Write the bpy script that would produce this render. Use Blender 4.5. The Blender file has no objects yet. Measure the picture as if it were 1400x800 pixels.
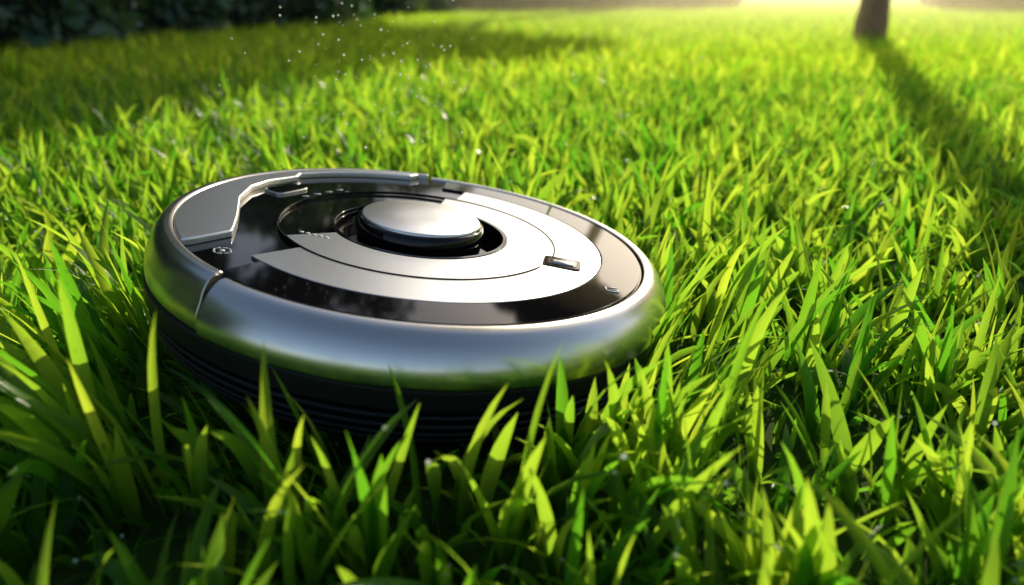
import bpy, bmesh, math, numpy as np
from mathutils import Matrix, Vector
rng=np.random.default_rng(7)
sc=bpy.context.scene
sc.view_settings.view_transform='Standard'; sc.view_settings.look='None'; sc.view_settings.exposure=0
R=math.radians
SUN_AZ,SUN_EL=R(22.3),R(24)

# ---------------------------------------------------------------- materials
def newmat(name):
    m=bpy.data.materials.new(name); m.use_nodes=True
    nt=m.node_tree; return m,nt,nt.nodes['Principled BSDF'],nt.nodes['Material Output']
def pmat(name,col,rough=.4,metal=0,coat=0,noise=0,bump=0,scale=200,spec=.5):
    m,nt,b,o=newmat(name)
    b.inputs['Base Color'].default_value=(*col,1); b.inputs['Metallic'].default_value=metal
    b.inputs['Roughness'].default_value=rough; b.inputs['Coat Weight'].default_value=coat
    b.inputs['Coat Roughness'].default_value=.05; b.inputs['Specular IOR Level'].default_value=spec
    tc=nt.nodes.new('ShaderNodeTexCoord'); n=nt.nodes.new('ShaderNodeTexNoise')
    n.inputs['Scale'].default_value=scale; n.inputs['Detail'].default_value=4
    nt.links.new(tc.outputs['Object'],n.inputs['Vector'])
    if noise:
        mr=nt.nodes.new('ShaderNodeMapRange'); mr.inputs['To Min'].default_value=max(rough-noise,.01); mr.inputs['To Max'].default_value=rough+noise
        nt.links.new(n.outputs['Fac'],mr.inputs['Value']); nt.links.new(mr.outputs[0],b.inputs['Roughness'])
    if bump:
        bp=nt.nodes.new('ShaderNodeBump'); bp.inputs['Strength'].default_value=bump; bp.inputs['Distance'].default_value=.001
        nt.links.new(n.outputs['Fac'],bp.inputs['Height']); nt.links.new(bp.outputs[0],b.inputs['Normal'])
    return m
silver=pmat('satin_silver',(.78,.74,.68),.25,1,0,.03,0,60)
silver2=pmat('brushed_silver',(.88,.88,.87),.30,1,0,.04,.02,900)
black=pmat('gloss_black',(.004,.004,.005),.04,0,0,.015,0,30,.30)
matteb=pmat('matte_black',(.012,.012,.013),.42,0,0,.08,.05,800,.35)
glassd=pmat('smoked_window',(.02,.03,.05),.05,0,1)
white=pmat('print_grey',(.45,.46,.47),.5)

def leafmat(name,c0,c1,t0,t1,tw=.5,rough=.38,spec=.5,veins=False):
    m,nt,b,o=newmat(name); N=nt.nodes.new; L=nt.links.new
    at=N('ShaderNodeAttribute'); at.attribute_name='tone'
    r1=N('ShaderNodeValToRGB'); r2=N('ShaderNodeValToRGB')
    for r,a,c in((r1,c0,c1),(r2,t0,t1)):
        r.color_ramp.elements[0].color=(*a,1); r.color_ramp.elements[1].color=(*c,1)
        L(at.outputs['Fac'],r.inputs['Fac'])
    L(r1.outputs[0],b.inputs['Base Color']); b.inputs['Roughness'].default_value=rough; b.inputs['Specular IOR Level'].default_value=spec
    tc=r2.outputs[0]
    if veins:
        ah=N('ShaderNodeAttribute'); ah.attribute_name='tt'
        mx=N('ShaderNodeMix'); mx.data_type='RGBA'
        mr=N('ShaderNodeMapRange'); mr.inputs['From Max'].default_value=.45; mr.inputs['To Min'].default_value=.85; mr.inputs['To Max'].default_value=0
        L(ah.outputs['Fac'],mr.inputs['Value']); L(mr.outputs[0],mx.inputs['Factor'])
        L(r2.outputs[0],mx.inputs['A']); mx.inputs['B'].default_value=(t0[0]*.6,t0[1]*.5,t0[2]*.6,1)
        au=N('ShaderNodeAttribute'); au.attribute_name='uu'
        s=N('ShaderNodeMath'); s.operation='MULTIPLY'; s.inputs[1].default_value=28; L(au.outputs['Fac'],s.inputs[0])
        s2=N('ShaderNodeMath'); s2.operation='COSINE'; L(s.outputs[0],s2.inputs[0])
        bp=N('ShaderNodeBump'); bp.inputs['Strength'].default_value=.35; bp.inputs['Distance'].default_value=.0004
        L(s2.outputs[0],bp.inputs['Height']); L(bp.outputs[0],b.inputs['Normal'])
        vr=N('ShaderNodeMapRange'); vr.inputs['From Min'].default_value=-1; vr.inputs['To Min'].default_value=.80; vr.inputs['To Max'].default_value=1.05
        L(s2.outputs[0],vr.inputs['Value'])
        vm=N('ShaderNodeVectorMath'); vm.operation='SCALE'; L(mx.outputs['Result'],vm.inputs[0]); L(vr.outputs[0],vm.inputs['Scale'])
        tc=vm.outputs[0]
    tr=N('ShaderNodeBsdfTranslucent'); L(tc,tr.inputs['Color'])
    ms=N('ShaderNodeMixShader'); ms.inputs[0].default_value=tw
    L(b.outputs[0],ms.inputs[1]); L(tr.outputs[0],ms.inputs[2]); L(ms.outputs[0],o.inputs['Surface'])
    return m
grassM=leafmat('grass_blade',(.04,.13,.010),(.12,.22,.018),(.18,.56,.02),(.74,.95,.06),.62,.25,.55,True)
grassF=leafmat('grass_blade_plain',(.05,.14,.010),(.15,.24,.018),(.34,.70,.02),(.86,.96,.07),.70,.32)
hedgeM=leafmat('hedge_leaf',(.05,.11,.07),(.14,.22,.13),(.08,.2,.03),(.2,.34,.05),.25,.3)
treeM=leafmat('tree_leaf',(.03,.07,.015),(.07,.12,.02),(.10,.22,.01),(.28,.36,.02),.4)
darkM=leafmat('dark_tree_leaf',(.012,.03,.012),(.03,.055,.02),(.03,.07,.01),(.08,.12,.015),.15,.5,.2)

gm,nt,b,o=newmat('soil_and_thatch')
n=nt.nodes.new('ShaderNodeTexNoise'); n.inputs['Scale'].default_value=25; n.inputs['Detail'].default_value=8
tc=nt.nodes.new('ShaderNodeTexCoord'); nt.links.new(tc.outputs['Object'],n.inputs['Vector'])
cr=nt.nodes.new('ShaderNodeValToRGB'); cr.color_ramp.elements[0].color=(.02,.035,.006,1); cr.color_ramp.elements[1].color=(.06,.11,.015,1)
nt.links.new(n.outputs['Fac'],cr.inputs['Fac']); nt.links.new(cr.outputs[0],b.inputs['Base Color']); b.inputs['Roughness'].default_value=.95; b.inputs['Specular IOR Level'].default_value=.1
barkM=pmat('bark',(.46,.23,.12),.9,0,0,0,1,40); barkM.node_tree.nodes['Bump'].inputs['Distance'].default_value=.02
coreM=pmat('hedge_core',(.012,.02,.010),1)  # near-black for the light-blocking hull added inside each hedge

# ---------------------------------------------------------------- mesh helpers
def link(o,parent=None,coll=None):
    (coll or sc.collection).objects.link(o)
    if parent: o.parent=parent
    return o
def npmesh(name,V,F,mat,attrs=None,smooth=True):
    me=bpy.data.meshes.new(name); k=F.shape[1]
    me.vertices.add(len(V)); me.vertices.foreach_set('co',V.astype(np.float32).ravel())
    me.loops.add(F.size); me.loops.foreach_set('vertex_index',F.astype(np.int32).ravel())
    me.polygons.add(len(F)); me.polygons.foreach_set('loop_start',(np.arange(len(F))*k).astype(np.int32))
    me.polygons.foreach_set('use_smooth',np.full(len(F),smooth))
    for kk,a in (attrs or {}).items():
        at=me.attributes.new(kk,'FLOAT','POINT'); at.data.foreach_set('value',a.astype(np.float32).ravel())
    me.materials.append(mat); me.update(calc_edges=True)
    return me
def blades(xy,L,W,head,lean,curl,tone,segs,name):
    N=len(xy); t=np.linspace(0,1,segs+1); fine=np.linspace(0,1,segs*4+1)
    phi=lean[:,None]+curl[:,None]*fine[None]**1.3
    ds=L[:,None]/(segs*4)
    rr=np.concatenate([np.zeros((N,1)),np.cumsum(np.sin(phi[:,:-1])*ds,1)],1)[:,::4]
    zz=np.concatenate([np.zeros((N,1)),np.cumsum(np.cos(phi[:,:-1])*ds,1)],1)[:,::4]
    ph=phi[:,::4]
    hx,hy=np.cos(head)[:,None],np.sin(head)[:,None]
    bend=rng.normal(0,.006,N)[:,None]*t[None]**2
    C=np.stack([xy[:,0:1]+hx*rr-hy*bend,xy[:,1:2]+hy*rr+hx*bend,zz-.004],-1)
    side=np.stack([-hy+0*rr,hx+0*rr,0*rr],-1)
    nor=np.stack([-np.cos(ph)*hx,-np.cos(ph)*hy,np.sin(ph)],-1)
    roll=rng.normal(0,.5,N)[:,None]+rng.normal(0,.7,N)[:,None]*t[None]
    wd=side*np.cos(roll)[...,None]+nor*np.sin(roll)[...,None]
    nd=nor*np.cos(roll)[...,None]-side*np.sin(roll)[...,None]
    w=W[:,None]*np.interp(t,[0,.2,.5,.75,.9,1],[.5,.85,1,.72,.38,.01])[None]
    V=np.stack([C-wd*(w/2)[...,None],C-nd*(w*.16)[...,None],C+wd*(w/2)[...,None]],2)
    S=segs+1
    V=V.reshape(-1,3)
    i=np.arange(N)[:,None]*S*3; j=np.arange(segs)[None]*3; q=(i+j)
    F=np.concatenate([np.stack([q,q+1,q+4,q+3],-1),np.stack([q+1,q+2,q+5,q+4],-1)],1).reshape(-1,4)
    T=np.repeat(tone,S*3); H=np.tile(np.repeat(t,3),N); U=np.tile(np.array([-1,0,1.]),N*S)
    return V,F,dict(tone=T,tt=H,uu=U)
def tufts(xmin,xmax,ymin,ymax,dens,big=1.0,fill=.45):
    A=(xmax-xmin)*(ymax-ymin); nt_=int(A*dens/4)
    cx=rng.uniform(xmin,xmax,nt_); cy=rng.uniform(ymin,ymax,nt_)
    k=rng.integers(2,7,nt_); idx=np.repeat(np.arange(nt_),k); N=len(idx)
    xy=np.stack([cx[idx],cy[idx]],1)+rng.normal(0,.0035,(N,2))
    tl=rng.uniform(.7,1.3,nt_)[idx]
    L=np.clip(rng.normal(.055,.014,N),.025,.1)*tl*big
    W=np.clip(rng.normal(.0060,.0019,N),.002,.0105)*big*(.65+.35*tl)
    th=rng.uniform(0,2*np.pi,nt_)
    head=th[idx]+rng.normal(0,1.1,N)
    lean=np.abs(rng.normal(.2,.22,N)); curl=np.abs(rng.normal(.6,.5,N))
    tone=np.clip(rng.normal(.42,.27,nt_)[idx]+rng.normal(0,.18,N),0,1)
    M_=int(A*dens*fill)
    u=np.stack([rng.uniform(xmin,xmax,M_),rng.uniform(ymin,ymax,M_)],1)
    xy=np.concatenate([xy,u]); L=np.concatenate([L,rng.uniform(.02,.04,M_)*big]); W=np.concatenate([W,rng.uniform(.0025,.005,M_)*big])
    head=np.concatenate([head,rng.uniform(0,6.283,M_)]); lean=np.concatenate([lean,np.abs(rng.normal(.5,.35,M_))]); curl=np.concatenate([curl,np.abs(rng.normal(.7,.5,M_))])
    tone=np.concatenate([tone,rng.uniform(0,.4,M_)])
    return xy,L,W,head,lean,curl,tone

# ---------------------------------------------------------------- robot pose
cam_h=.235
c=Vector((-.0610,.466,-.147+cam_h)); nrm=Vector((.1453,.0182,1)).normalized()
ax=Vector((0,1,0)).cross(nrm).normalized(); ay=nrm.cross(ax)
robot=bpy.data.objects.new('robot_vacuum',None); link(robot)
M=Matrix((ax,ay,nrm)).transposed().to_4x4(); M.translation=c; robot.matrix_world=M

def finish(o,bev=.0006,seg=3):
    for p in o.data.polygons: p.use_smooth=True
    if bev:
        m=o.modifiers.new('b','BEVEL'); m.width=bev; m.segments=seg; m.limit_method='ANGLE'; m.angle_limit=R(28); m.harden_normals=True
def lathe(name,prof,a0,a1,mat,n=None,bev=.0006):
    full=abs(a1-a0)>=359.9; n=n or max(8,int(abs(a1-a0)*.8)); k=len(prof)
    an=np.radians(np.linspace(a0,a1,n+(0 if full else 1),endpoint=not full)); bm=bmesh.new(); rows=[]
    for a in an: rows.append([bm.verts.new((r*math.cos(a),r*math.sin(a),z)) for r,z in prof])
    m_=len(rows)
    for i in range(m_ if full else m_-1):
        A,B=rows[i],rows[(i+1)%m_]
        for j in range(k): bm.faces.new((A[j],B[j],B[(j+1)%k],A[(j+1)%k]))
    if not full: bm.faces.new(rows[0]); bm.faces.new(rows[-1][::-1])
    bmesh.ops.recalc_face_normals(bm,faces=bm.faces)
    me=bpy.data.meshes.new(name); bm.to_mesh(me); bm.free(); me.materials.append(mat)
    o=bpy.data.objects.new(name,me); link(o,robot); finish(o,bev); return o
def solid(name,prof,mat,n=220,bev=.0006):
    bm=bmesh.new(); top=bm.verts.new((0,0,prof[0][1])); bot=bm.verts.new((0,0,prof[-1][1]))
    rows=[[bm.verts.new((r*math.cos(2*math.pi*i/n),r*math.sin(2*math.pi*i/n),z)) for r,z in prof[1:-1]] for i in range(n)]
    for i in range(n):
        A,B=rows[i],rows[(i+1)%n]
        bm.faces.new((top,A[0],B[0])); bm.faces.new((bot,B[-1],A[-1]))
        for j in range(len(A)-1): bm.faces.new((A[j],A[j+1],B[j+1],B[j]))
    bmesh.ops.recalc_face_normals(bm,faces=bm.faces)
    me=bpy.data.meshes.new(name); bm.to_mesh(me); bm.free(); me.materials.append(mat)
    o=bpy.data.objects.new(name,me); link(o,robot); finish(o,bev); return o
def plate(name,poly,z0,z1,mat,bev=.0006):
    bm=bmesh.new(); A=[bm.verts.new((x,y,z0)) for x,y in poly]; B=[bm.verts.new((x,y,z1)) for x,y in poly]
    k=len(poly); bm.faces.new(A[::-1]); bm.faces.new(B)
    for i in range(k): bm.faces.new((A[i],A[(i+1)%k],B[(i+1)%k],B[i]))
    bmesh.ops.recalc_face_normals(bm,faces=bm.faces)
    me=bpy.data.meshes.new(name); bm.to_mesh(me); bm.free(); me.materials.append(mat)
    o=bpy.data.objects.new(name,me); link(o,robot); finish(o,bev); return o
def arc(r,a0,a1,n=40): return [(r*math.cos(a),r*math.sin(a)) for a in np.radians(np.linspace(a0,a1,n))]
def rrect(cx,cy,w,h,r,rot,n=5):
    P=[]
    for sx,sy,a in((1,1,0),(-1,1,90),(-1,-1,180),(1,-1,270)):
        for t in np.linspace(0,90,n):
            P.append((sx*(w/2-r)+r*math.cos(R(a+t)),sy*(h/2-r)+r*math.sin(R(a+t))))
    ca,sa=math.cos(R(rot)),math.sin(R(rot))
    return [(cx+x*ca-y*sa,cy+x*sa+y*ca) for x,y in P]

solid('body_core',[(0,-.009),(.0540,-.009),(.0545,-.009),(.0550,-.0014),(.0560,-.0014),(.1478,-.0014),(.1485,-.0014),(.1485,-.006),(.1600,-.013),(.1620,-.03),(.1620,-.04),(.146,-.068),(0,-.068)],black,260,.0003)
solid_z=[(.1662,-.0272,-.0400),(.1645,-.0425,-.0462),(.1630,-.0485,-.0520),(.1608,-.0542,-.0575),(.1575,-.0597,-.0630)]
for i,(r,z0,z1) in enumerate(solid_z):
    lathe('skirt_%d'%i,[(r-.010,z0),(r-.001,z0),(r,z0-.001),(r-.0006,z1+.001),(r-.002,z1),(r-.010,z1)],0,360,matteb,260,.0004)
def rimprof(dz=0,dr=0):
    return [(.1495,-.0035),(.1495,0+dz),(.1515,.0008+dz),(.1545,.0004+dz),(.1575,-.0014+dz*.8),(.1605-dr*.3,-.0042+dz*.6),(.1630-dr*.6,-.0074+dz*.4),(.1650-dr,-.0110+dz*.2),(.1666-dr,-.0145),(.1677-dr,-.0180),(.1681-dr,-.0215),(.1678-dr,-.0255),(.1668-dr,-.0270),(.162-dr,-.0270),(.160-dr,-.015)]
lathe('bumper_rim',rimprof(),-123.5,93,silver,260)
lathe('rear_rim',rimprof(.0022,.0026),94,235.2,silver,200)
lathe('deck_outer',[(.0908,-.0015),(.0908,.0006),(.1212,.0002),(.1212,-.0015)],-133,79,silver2,220,.0003)
lathe('deck_inner',[(.0585,-.0016),(.0585,.0010),(.0896,.0006),(.0896,-.0016)],-147,84,silver2,220,.0003)
lathe('trim_ring',[(.0897,-.001),(.0897,.0012),(.0907,.0012),(.0907,-.001)],0,360,black,220,.0002)
lathe('well_ring',[(.0552,-.003),(.0552,.0014),(.0583,.0014),(.0583,-.0016)],0,360,black,160,.0004)
lathe('glass_ring',[(.1222,-.0017),(.1222,.0003),(.1475,-.0002),(.1475,-.0017)],-128,88,black,240,.0003)
solid('knob_side',[(0,.0074),(.0390,.0078),(.0410,.0070),(.0422,.0045),(.0425,.000),(.0412,-.001),(.0410,-.0095),(0,-.0095)],black,120)
solid('knob_cap',[(0,.0096),(.01,.0096),(.0375,.0096),(.0384,.0093),(.0388,.0086),(.0388,.0070),(0,.0065)],silver2,120,.0002)
inner=[(-.118,-.083),(-.103,-.060),(-.1045,-.052),(-.110,-.030),(-.122,.010),(-.124,.040),(-.118,.062),(-.104,.085)]
inner+= [p for p in arc(.1405,138,100,14)]
cap=arc(.1490,97,215,60)+inner
plate('rear_cap',cap,-.0018,.0030,silver2,.0012)
def bar(nm,x,y,w,h,rot,m=white,z=0): plate(nm,rrect(x,y,w,h,min(w,h)*.45,rot),-.0016+z,-.0010+z,m,0)
plate('display_frame',rrect(-.1045,.056,.030,.017,.004,62),-.0017,.0002,silver,.0004)
plate('display_glass',rrect(-.1045,.056,.027,.014,.003,62),-.0010,.0007,black,.0002)
for i in range(4):
    bar('button_mark_%d'%i,-.088+.006*i,.047+.010*i,.005,.0016,30)
    bar('button_mark_b%d'%i,-.082+.006*i,.044+.010*i,.003,.001,30)
for i in range(5): bar('legend_%d'%i,-.068+.004*i,-.040-.001*i,.0028,.0022,-20,white,.0022)
ic=lambda x,y,r,nm:[bar(nm+'_%d'%i,x+r*math.cos(a),y+r*math.sin(a),r*.62,.0007,math.degrees(a)+90) for i,a in enumerate(np.linspace(0,2*math.pi,9)[:-1])]
ic(-.100,-.084,.0045,'home_icon'); bar('home_icon_core',-.100,-.084,.003,.003,20)
for i,(dx,dy,w,h) in enumerate(((0,.003,.007,.0008),(0,-.003,.007,.0008),(-.0035,0,.0008,.006),(.0015,0,.004,.0008),(.0035,-.0015,.0008,.003))):
    plate('badge_%d'%i,rrect(.121+dx,-.066+dy,w,h,.0003,0),-.0003,.0005,white,0)
plate('sensor_frame',rrect(.0935,-.031,.024,.0185,.003,-8),-.001,.0013,black,.0005)
plate('sensor_glass',rrect(.0935,-.031,.018,.0125,.002,-8),.0005,.0016,glassd,.0002)
plate('sensor_label',rrect(.0940,-.033,.013,.007,.0008,-8),.001,.0019,white,0)

# ---------------------------------------------------------------- ground + grass
me=bpy.data.meshes.new('ground'); s=150
me.from_pydata([(-s,-s,0),(s,-s,0),(s,s,0),(-s,s,0)],[],[(0,1,2,3)]); me.materials.append(gm)
link(bpy.data.objects.new('ground',me))

NX0,NX1,NY0,NY1=-1.5,1.5,-.3,1.8
xy,L,W,head,lean,curl,tone=tufts(NX0,NX1,NY0,NY1,10500)
rc=np.array([c.x-.009,c.y]); d=xy-rc; dist=np.hypot(d[:,0],d[:,1])
clear=(c.z-.066-.147*(xy[:,0]-c.x))*.95
keep=(dist>.157)|((dist>.125)&(clear>.012))
xy,L,W,head,lean,curl,tone,d,dist,clear=[a[keep] for a in(xy,L,W,head,lean,curl,tone,d,dist,clear)]
out=np.arctan2(d[:,1],d[:,0]); near=dist<.235
inw=np.cos(head-out)<.15
f=near&inw; head[f]=out[f]+rng.uniform(-1.4,1.4,f.sum())
f=dist<.18; lean[f]+=.06; L[f]*=1.08
f=(dist>.166)&(dist<.23)&(d[:,1]<.02)&(L>.04); L[f]*=rng.uniform(1.0,1.5,f.sum()); lean[f]*=.6
f=dist<.157; L[f]=np.minimum(L[f],clear[f]); head[f]=out[f]+rng.normal(0,.4,f.sum())
hs=np.hypot(xy[:,0],xy[:,1]); L[hs<.19]*=.6
V,F,A=blades(xy,L,W,head,lean,curl,tone,7,'n')
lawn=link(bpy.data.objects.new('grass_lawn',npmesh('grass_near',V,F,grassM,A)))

hid=bpy.data.collections.new('grass_patches')
PS=.6
for k in range(4):
    a=tufts(-PS/2,PS/2,-PS/2,PS/2,7000,1.06,.25)
    V,F,A=blades(*a,4,'p'); A={'tone':A['tone']}; hid.objects.link(bpy.data.objects.new('patch_%d'%k,npmesh('patch_%d'%k,V,F,grassF,A)))
pts=[]
for iy in range(-3,24):
    y=NY1+PS/2+iy*PS
    for ix in range(-16,20):
        x=NX0+PS/2+ix*PS
        if NX0<x<NX1 and y<NY1: continue
        pts.append((x,y,0))
pts=[p for p in pts if p[1]>-.5]
pm=bpy.data.meshes.new('lawn_points'); pm.from_pydata(pts,[],[])
po=link(bpy.data.objects.new('lawn_beyond',pm),lawn)
ng=bpy.data.node_groups.new('scatter','GeometryNodeTree')
ng.interface.new_socket('Geometry',in_out='INPUT',socket_type='NodeSocketGeometry'); ng.interface.new_socket('Geometry',in_out='OUTPUT',socket_type='NodeSocketGeometry')
N=ng.nodes.new; gi=N('NodeGroupInput'); go=N('NodeGroupOutput'); ip=N('GeometryNodeInstanceOnPoints'); ci=N('GeometryNodeCollectionInfo')
ci.inputs['Collection'].default_value=hid; ci.inputs['Separate Children'].default_value=True; ci.inputs['Reset Children'].default_value=True
ip.inputs['Pick Instance'].default_value=True
ri=N('FunctionNodeRandomValue'); ri.data_type='INT'; ri.inputs[4].default_value=0; ri.inputs[5].default_value=3
mu=N('ShaderNodeMath'); mu.operation='MULTIPLY'; mu.inputs[1].default_value=math.pi/2
cx=N('ShaderNodeCombineXYZ')
ng.links.new(ri.outputs[2],mu.inputs[0]); ng.links.new(mu.outputs[0],cx.inputs['Z'])
ng.links.new(gi.outputs[0],ip.inputs['Points']); ng.links.new(ci.outputs[0],ip.inputs['Instance']); ng.links.new(cx.outputs[0],ip.inputs['Rotation'])
ng.links.new(ip.outputs[0],go.inputs[0])
md=po.modifiers.new('g','NODES'); md.node_group=ng

# ---------------------------------------------------------------- foliage helper
def leaves(P,size,name,mat,tone=None):
    N=len(P); u=rng.normal(size=(N,3)); u/=np.linalg.norm(u,axis=1)[:,None]
    v=np.cross(u,rng.normal(size=(N,3))); v/=np.linalg.norm(v,axis=1)[:,None]
    s=(size*rng.uniform(.6,1.4,N))[:,None]
    V=np.stack([P-u*s,P+v*s*.45-u*s*.1,P+u*s,P-v*s*.45-u*s*.1],1).reshape(-1,3)
    F=np.arange(N*4).reshape(-1,4)
    T=np.repeat(tone if tone is not None else rng.uniform(0,1,N),4)
    return npmesh(name,V,F,mat,dict(tone=T),False)
petalM=pmat('pale_petal',(.6,.6,.55),.6)
def hedge(name,p0,p1,h,dp,n,leaf,flowers=0):
    p0=np.array(p0);p1=np.array(p1); Ld=np.linalg.norm(p1-p0); t=(p1-p0)/Ld; nn=np.array([-t[1],t[0]])
    def pts_(n,fr=.65):
        a=rng.uniform(0,Ld,n); face=rng.random(n)
        zz=np.where(face<.75,rng.uniform(.01,h,n),h+rng.normal(0,.04,n)); off=np.where(face<.75,np.where(rng.random(n)<fr,-dp/2,dp/2),rng.uniform(-dp/2,dp/2,n))
        bump=.12*np.sin(a*3.1+zz*4)+.09*np.sin(a*7.3-zz*6+1)+.07*np.sin(a*1.3)
        off=off+np.sign(off)*(bump-.12*(zz/h)**2)+rng.normal(0,.05,n); zz=np.clip(zz*(1+.12*np.sin(a*1.9)+.06*np.sin(a*5)),.01,None)
        return np.stack([p0[0]+t[0]*a+nn[0]*off,p0[1]+t[1]*a+nn[1]*off,zz],1)
    ob=link(bpy.data.objects.new(name,leaves(pts_(n),leaf,name,hedgeM)))
    if flowers: link(bpy.data.objects.new('blossom',leaves(pts_(flowers,1)-np.array([nn[0],nn[1],0])*.05,.016,'blossom',petalM)),ob)
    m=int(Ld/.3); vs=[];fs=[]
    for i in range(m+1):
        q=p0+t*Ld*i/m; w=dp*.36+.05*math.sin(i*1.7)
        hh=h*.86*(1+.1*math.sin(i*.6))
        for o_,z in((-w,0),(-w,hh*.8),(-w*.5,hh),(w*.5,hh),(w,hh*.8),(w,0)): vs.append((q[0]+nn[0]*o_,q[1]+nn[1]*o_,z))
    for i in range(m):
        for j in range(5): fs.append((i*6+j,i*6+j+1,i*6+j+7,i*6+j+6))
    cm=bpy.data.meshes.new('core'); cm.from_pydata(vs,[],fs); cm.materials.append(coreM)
    link(bpy.data.objects.new('light_block_core',cm),ob)  # added dark hull, not branches: stops light passing between the leaves
hedge('hedge',(-3.25,-1.2),(-.5,9.4),1.7,.8,34000,.045,2200)
hedge('hedge',(-.2,9.8),(3.0,10.8),1.1,.8,9000,.055)
hedge('hedge',(5.4,10.4),(12,7.6),1.3,.9,14000,.06)

def tree(name,x,y,h,r,crown_z,crown_r,n,leaf,seed,mat=None,flat=.75):
    g=np.random.default_rng(seed); bm=bmesh.new()
    def limb(a,b_,ra,rb,seg=10,rings=7,wob=.03):
        a=Vector(a);b_=Vector(b_);d_=(b_-a).normalized(); u=d_.orthogonal().normalized(); v=d_.cross(u); rows=[]
        for i in range(rings):
            t=i/(rings-1); p=a.lerp(b_,t)+(u*g.normal()+v*g.normal())*wob*(1 if 0<i<rings-1 else 0)
            rad=ra+(rb-ra)*t
            rows.append([bm.verts.new(p+(u*math.cos(k*2*math.pi/seg)+v*math.sin(k*2*math.pi/seg))*rad*(1+.06*g.normal())) for k in range(seg)])
        for i in range(rings-1):
            for k in range(seg): bm.faces.new((rows[i][k],rows[i][(k+1)%seg],rows[i+1][(k+1)%seg],rows[i+1][k]))
    limb((0,0,-.05),(0,0,.22),r*1.45,r*1.02,16,6,.0)
    limb((0,0,.215),(.05,0,crown_z*.8),r*1.0,r*.72,16,14,.004)
    limb((.05,0,crown_z*.79),(0,.1,h*.9),r*.72,r*.15,10,7,.03)
    cl=[]
    for i in range(9):
        a=i*2.4+g.uniform(-.3,.3); z0=crown_z*(.8+.06*i/2); z0=min(z0,h*.7)
        e=Vector((math.cos(a)*crown_r*g.uniform(.55,.85),math.sin(a)*crown_r*g.uniform(.55,.85),z0+(h-crown_z)*g.uniform(.15,.6)))
        limb((.04,0,z0-.05),e,r*.38,r*.08,7,6,.04); cl.append(e)
        for _ in range(3): cl.append(e+Vector(g.normal(0,crown_r*.25,3)))
    for i in range(14):
        a=g.uniform(0,6.28); q=math.sqrt(g.random())*crown_r*.8
        cl.append(Vector((q*math.cos(a),q*math.sin(a),crown_z+(h-crown_z)*g.uniform(.2,1))))
    bmesh.ops.recalc_face_normals(bm,faces=bm.faces)
    me=bpy.data.meshes.new('trunk'); bm.to_mesh(me); bm.free(); me.materials.append(barkM)
    for p in me.polygons: p.use_smooth=True
    ob=bpy.data.objects.new(name,me); ob.location=(x,y,0); link(ob)
    cl=np.array([list(q) for q in cl]); k=g.integers(0,len(cl),n)
    dr=g.normal(size=(n,3)); dr/=np.linalg.norm(dr,axis=1)[:,None]
    P=cl[k]+dr*(crown_r*.30*g.random(n)**.45)[:,None]*np.array([1,1,flat]); P[:,2]=np.maximum(P[:,2],crown_z*.9)
    tn=np.clip(g.random(len(cl))[k]*.6+g.random(n)*.4,0,1)
    co=bpy.data.objects.new('crown',leaves(P,leaf,'crown',mat or treeM,tn)); link(co,ob)
tree('tree',1.55,3.36,4.8,.056,2.8,1.1,9000,.05,1)
tree('background_tree',2.0,10.3,5.3,.12,3.3,1.05,26000,.09,2,darkM)
tree('background_tree',-1.9,10.4,6.6,.14,1.9,1.8,18000,.09,3,darkM)
tree('background_tree',-4.2,7.2,6.0,.14,1.8,1.9,14000,.085,4,darkM)
tree('background_tree',-5.8,4.0,5.5,.14,1.6,1.7,14000,.085,5,darkM)
tree('background_tree',9.2,11.5,6.0,.14,1.9,1.9,14000,.085,6)
tree('background_tree',12.5,9.5,6.0,.14,1.6,2.0,12000,.085,8)

def specks(name,P,rad,mat):
    bm=bmesh.new()
    for p,r_ in zip(P,rad): bmesh.ops.create_icosphere(bm,subdivisions=1,radius=r_,matrix=Matrix.Translation(p))
    me=bpy.data.meshes.new(name); bm.to_mesh(me); bm.free(); me.materials.append(mat)
    for p in me.polygons: p.use_smooth=True
    link(bpy.data.objects.new(name,me))
def backlit(name,col,tw):
    m,nt,b,o=newmat(name); b.inputs['Base Color'].default_value=(*col,1); b.inputs['Roughness'].default_value=.08
    tr=nt.nodes.new('ShaderNodeBsdfTranslucent'); tr.inputs['Color'].default_value=(1,1,.95,1)
    ms=nt.nodes.new('ShaderNodeMixShader'); ms.inputs[0].default_value=tw
    nt.links.new(b.outputs[0],ms.inputs[1]); nt.links.new(tr.outputs[0],ms.inputs[2]); nt.links.new(ms.outputs[0],o.inputs['Surface']); return m
nP=150
P=np.stack([rng.normal(-.11,.045,nP),rng.normal(.62,.05,nP),rng.uniform(.12,.25,nP)],1)
specks('dust_specks',P,rng.uniform(.0004,.0012,nP)*rng.uniform(.6,1,nP),backlit('pale_dust',(.8,.8,.75),.8))
Vn=np.empty(len(lawn.data.vertices)*3,np.float32); lawn.data.vertices.foreach_get('co',Vn); Vn=Vn.reshape(-1,8,3,3)
pick=rng.choice(len(Vn),2600,replace=False); row=rng.integers(5,8,2600)
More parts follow.
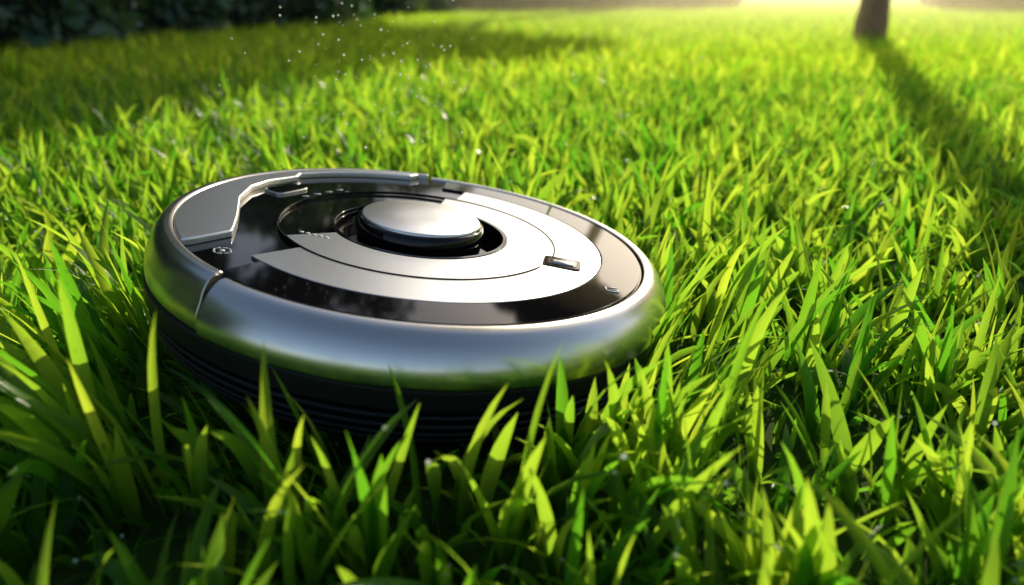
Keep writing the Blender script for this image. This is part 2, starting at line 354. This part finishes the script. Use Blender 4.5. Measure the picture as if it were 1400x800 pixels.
specks('dew_drops',Vn[pick,row,1]+np.array([0,0,.0008]),rng.uniform(.0005,.0015,2600),backlit('water_drop',(.6,.7,.6),.7))

# thin sunlit haze over the far lawn
hm=bpy.data.materials.new('haze'); hm.use_nodes=True; nt=hm.node_tree; nt.nodes.remove(nt.nodes['Principled BSDF'])
vs_=nt.nodes.new('ShaderNodeVolumeScatter'); vs_.inputs['Density'].default_value=.06; vs_.inputs['Anisotropy'].default_value=.78; vs_.inputs['Color'].default_value=(1,.86,.50,1)
nt.links.new(vs_.outputs[0],nt.nodes['Material Output'].inputs['Volume'])
bm=bmesh.new(); bmesh.ops.create_cube(bm,size=1,matrix=Matrix.Translation((3.6,8.5,.47))@Matrix.Diagonal((8,12,.9,1)))
me=bpy.data.meshes.new('haze'); bm.to_mesh(me); bm.free(); me.materials.append(hm); link(bpy.data.objects.new('haze',me))

# ---------------------------------------------------------------- light
w=bpy.data.worlds.new('World'); sc.world=w; w.use_nodes=True
nt=w.node_tree; bg=nt.nodes['Background']; sk=nt.nodes.new('ShaderNodeTexSky'); sk.sky_type='NISHITA'; sk.sun_disc=False
sk.sun_elevation=SUN_EL; sk.sun_rotation=SUN_AZ; sk.dust_density=2.0; sk.air_density=1.0
nt.links.new(sk.outputs[0],bg.inputs['Color']); bg.inputs['Strength'].default_value=.14
sd=bpy.data.lights.new('sun','SUN'); sd.energy=5; sd.angle=R(.5); sd.color=(1,.91,.70)
so=link(bpy.data.objects.new('sun',sd))
dv=Vector((math.sin(SUN_AZ)*math.cos(SUN_EL),math.cos(SUN_AZ)*math.cos(SUN_EL),math.sin(SUN_EL)))
so.rotation_euler=dv.to_track_quat('Z','Y').to_euler()

# ---------------------------------------------------------------- camera
f=1000; pitch=math.atan(412/f)
cd=bpy.data.cameras.new('camera'); cd.sensor_width=36; cd.lens=36*f/1400; cd.clip_end=500; cd.clip_start=.01
cd.dof.use_dof=True; cd.dof.focus_distance=.45; cd.dof.aperture_fstop=4.8
co=link(bpy.data.objects.new('camera',cd)); co.location=(0,0,cam_h); co.rotation_euler=(math.pi/2-pitch,0,0); sc.camera=co
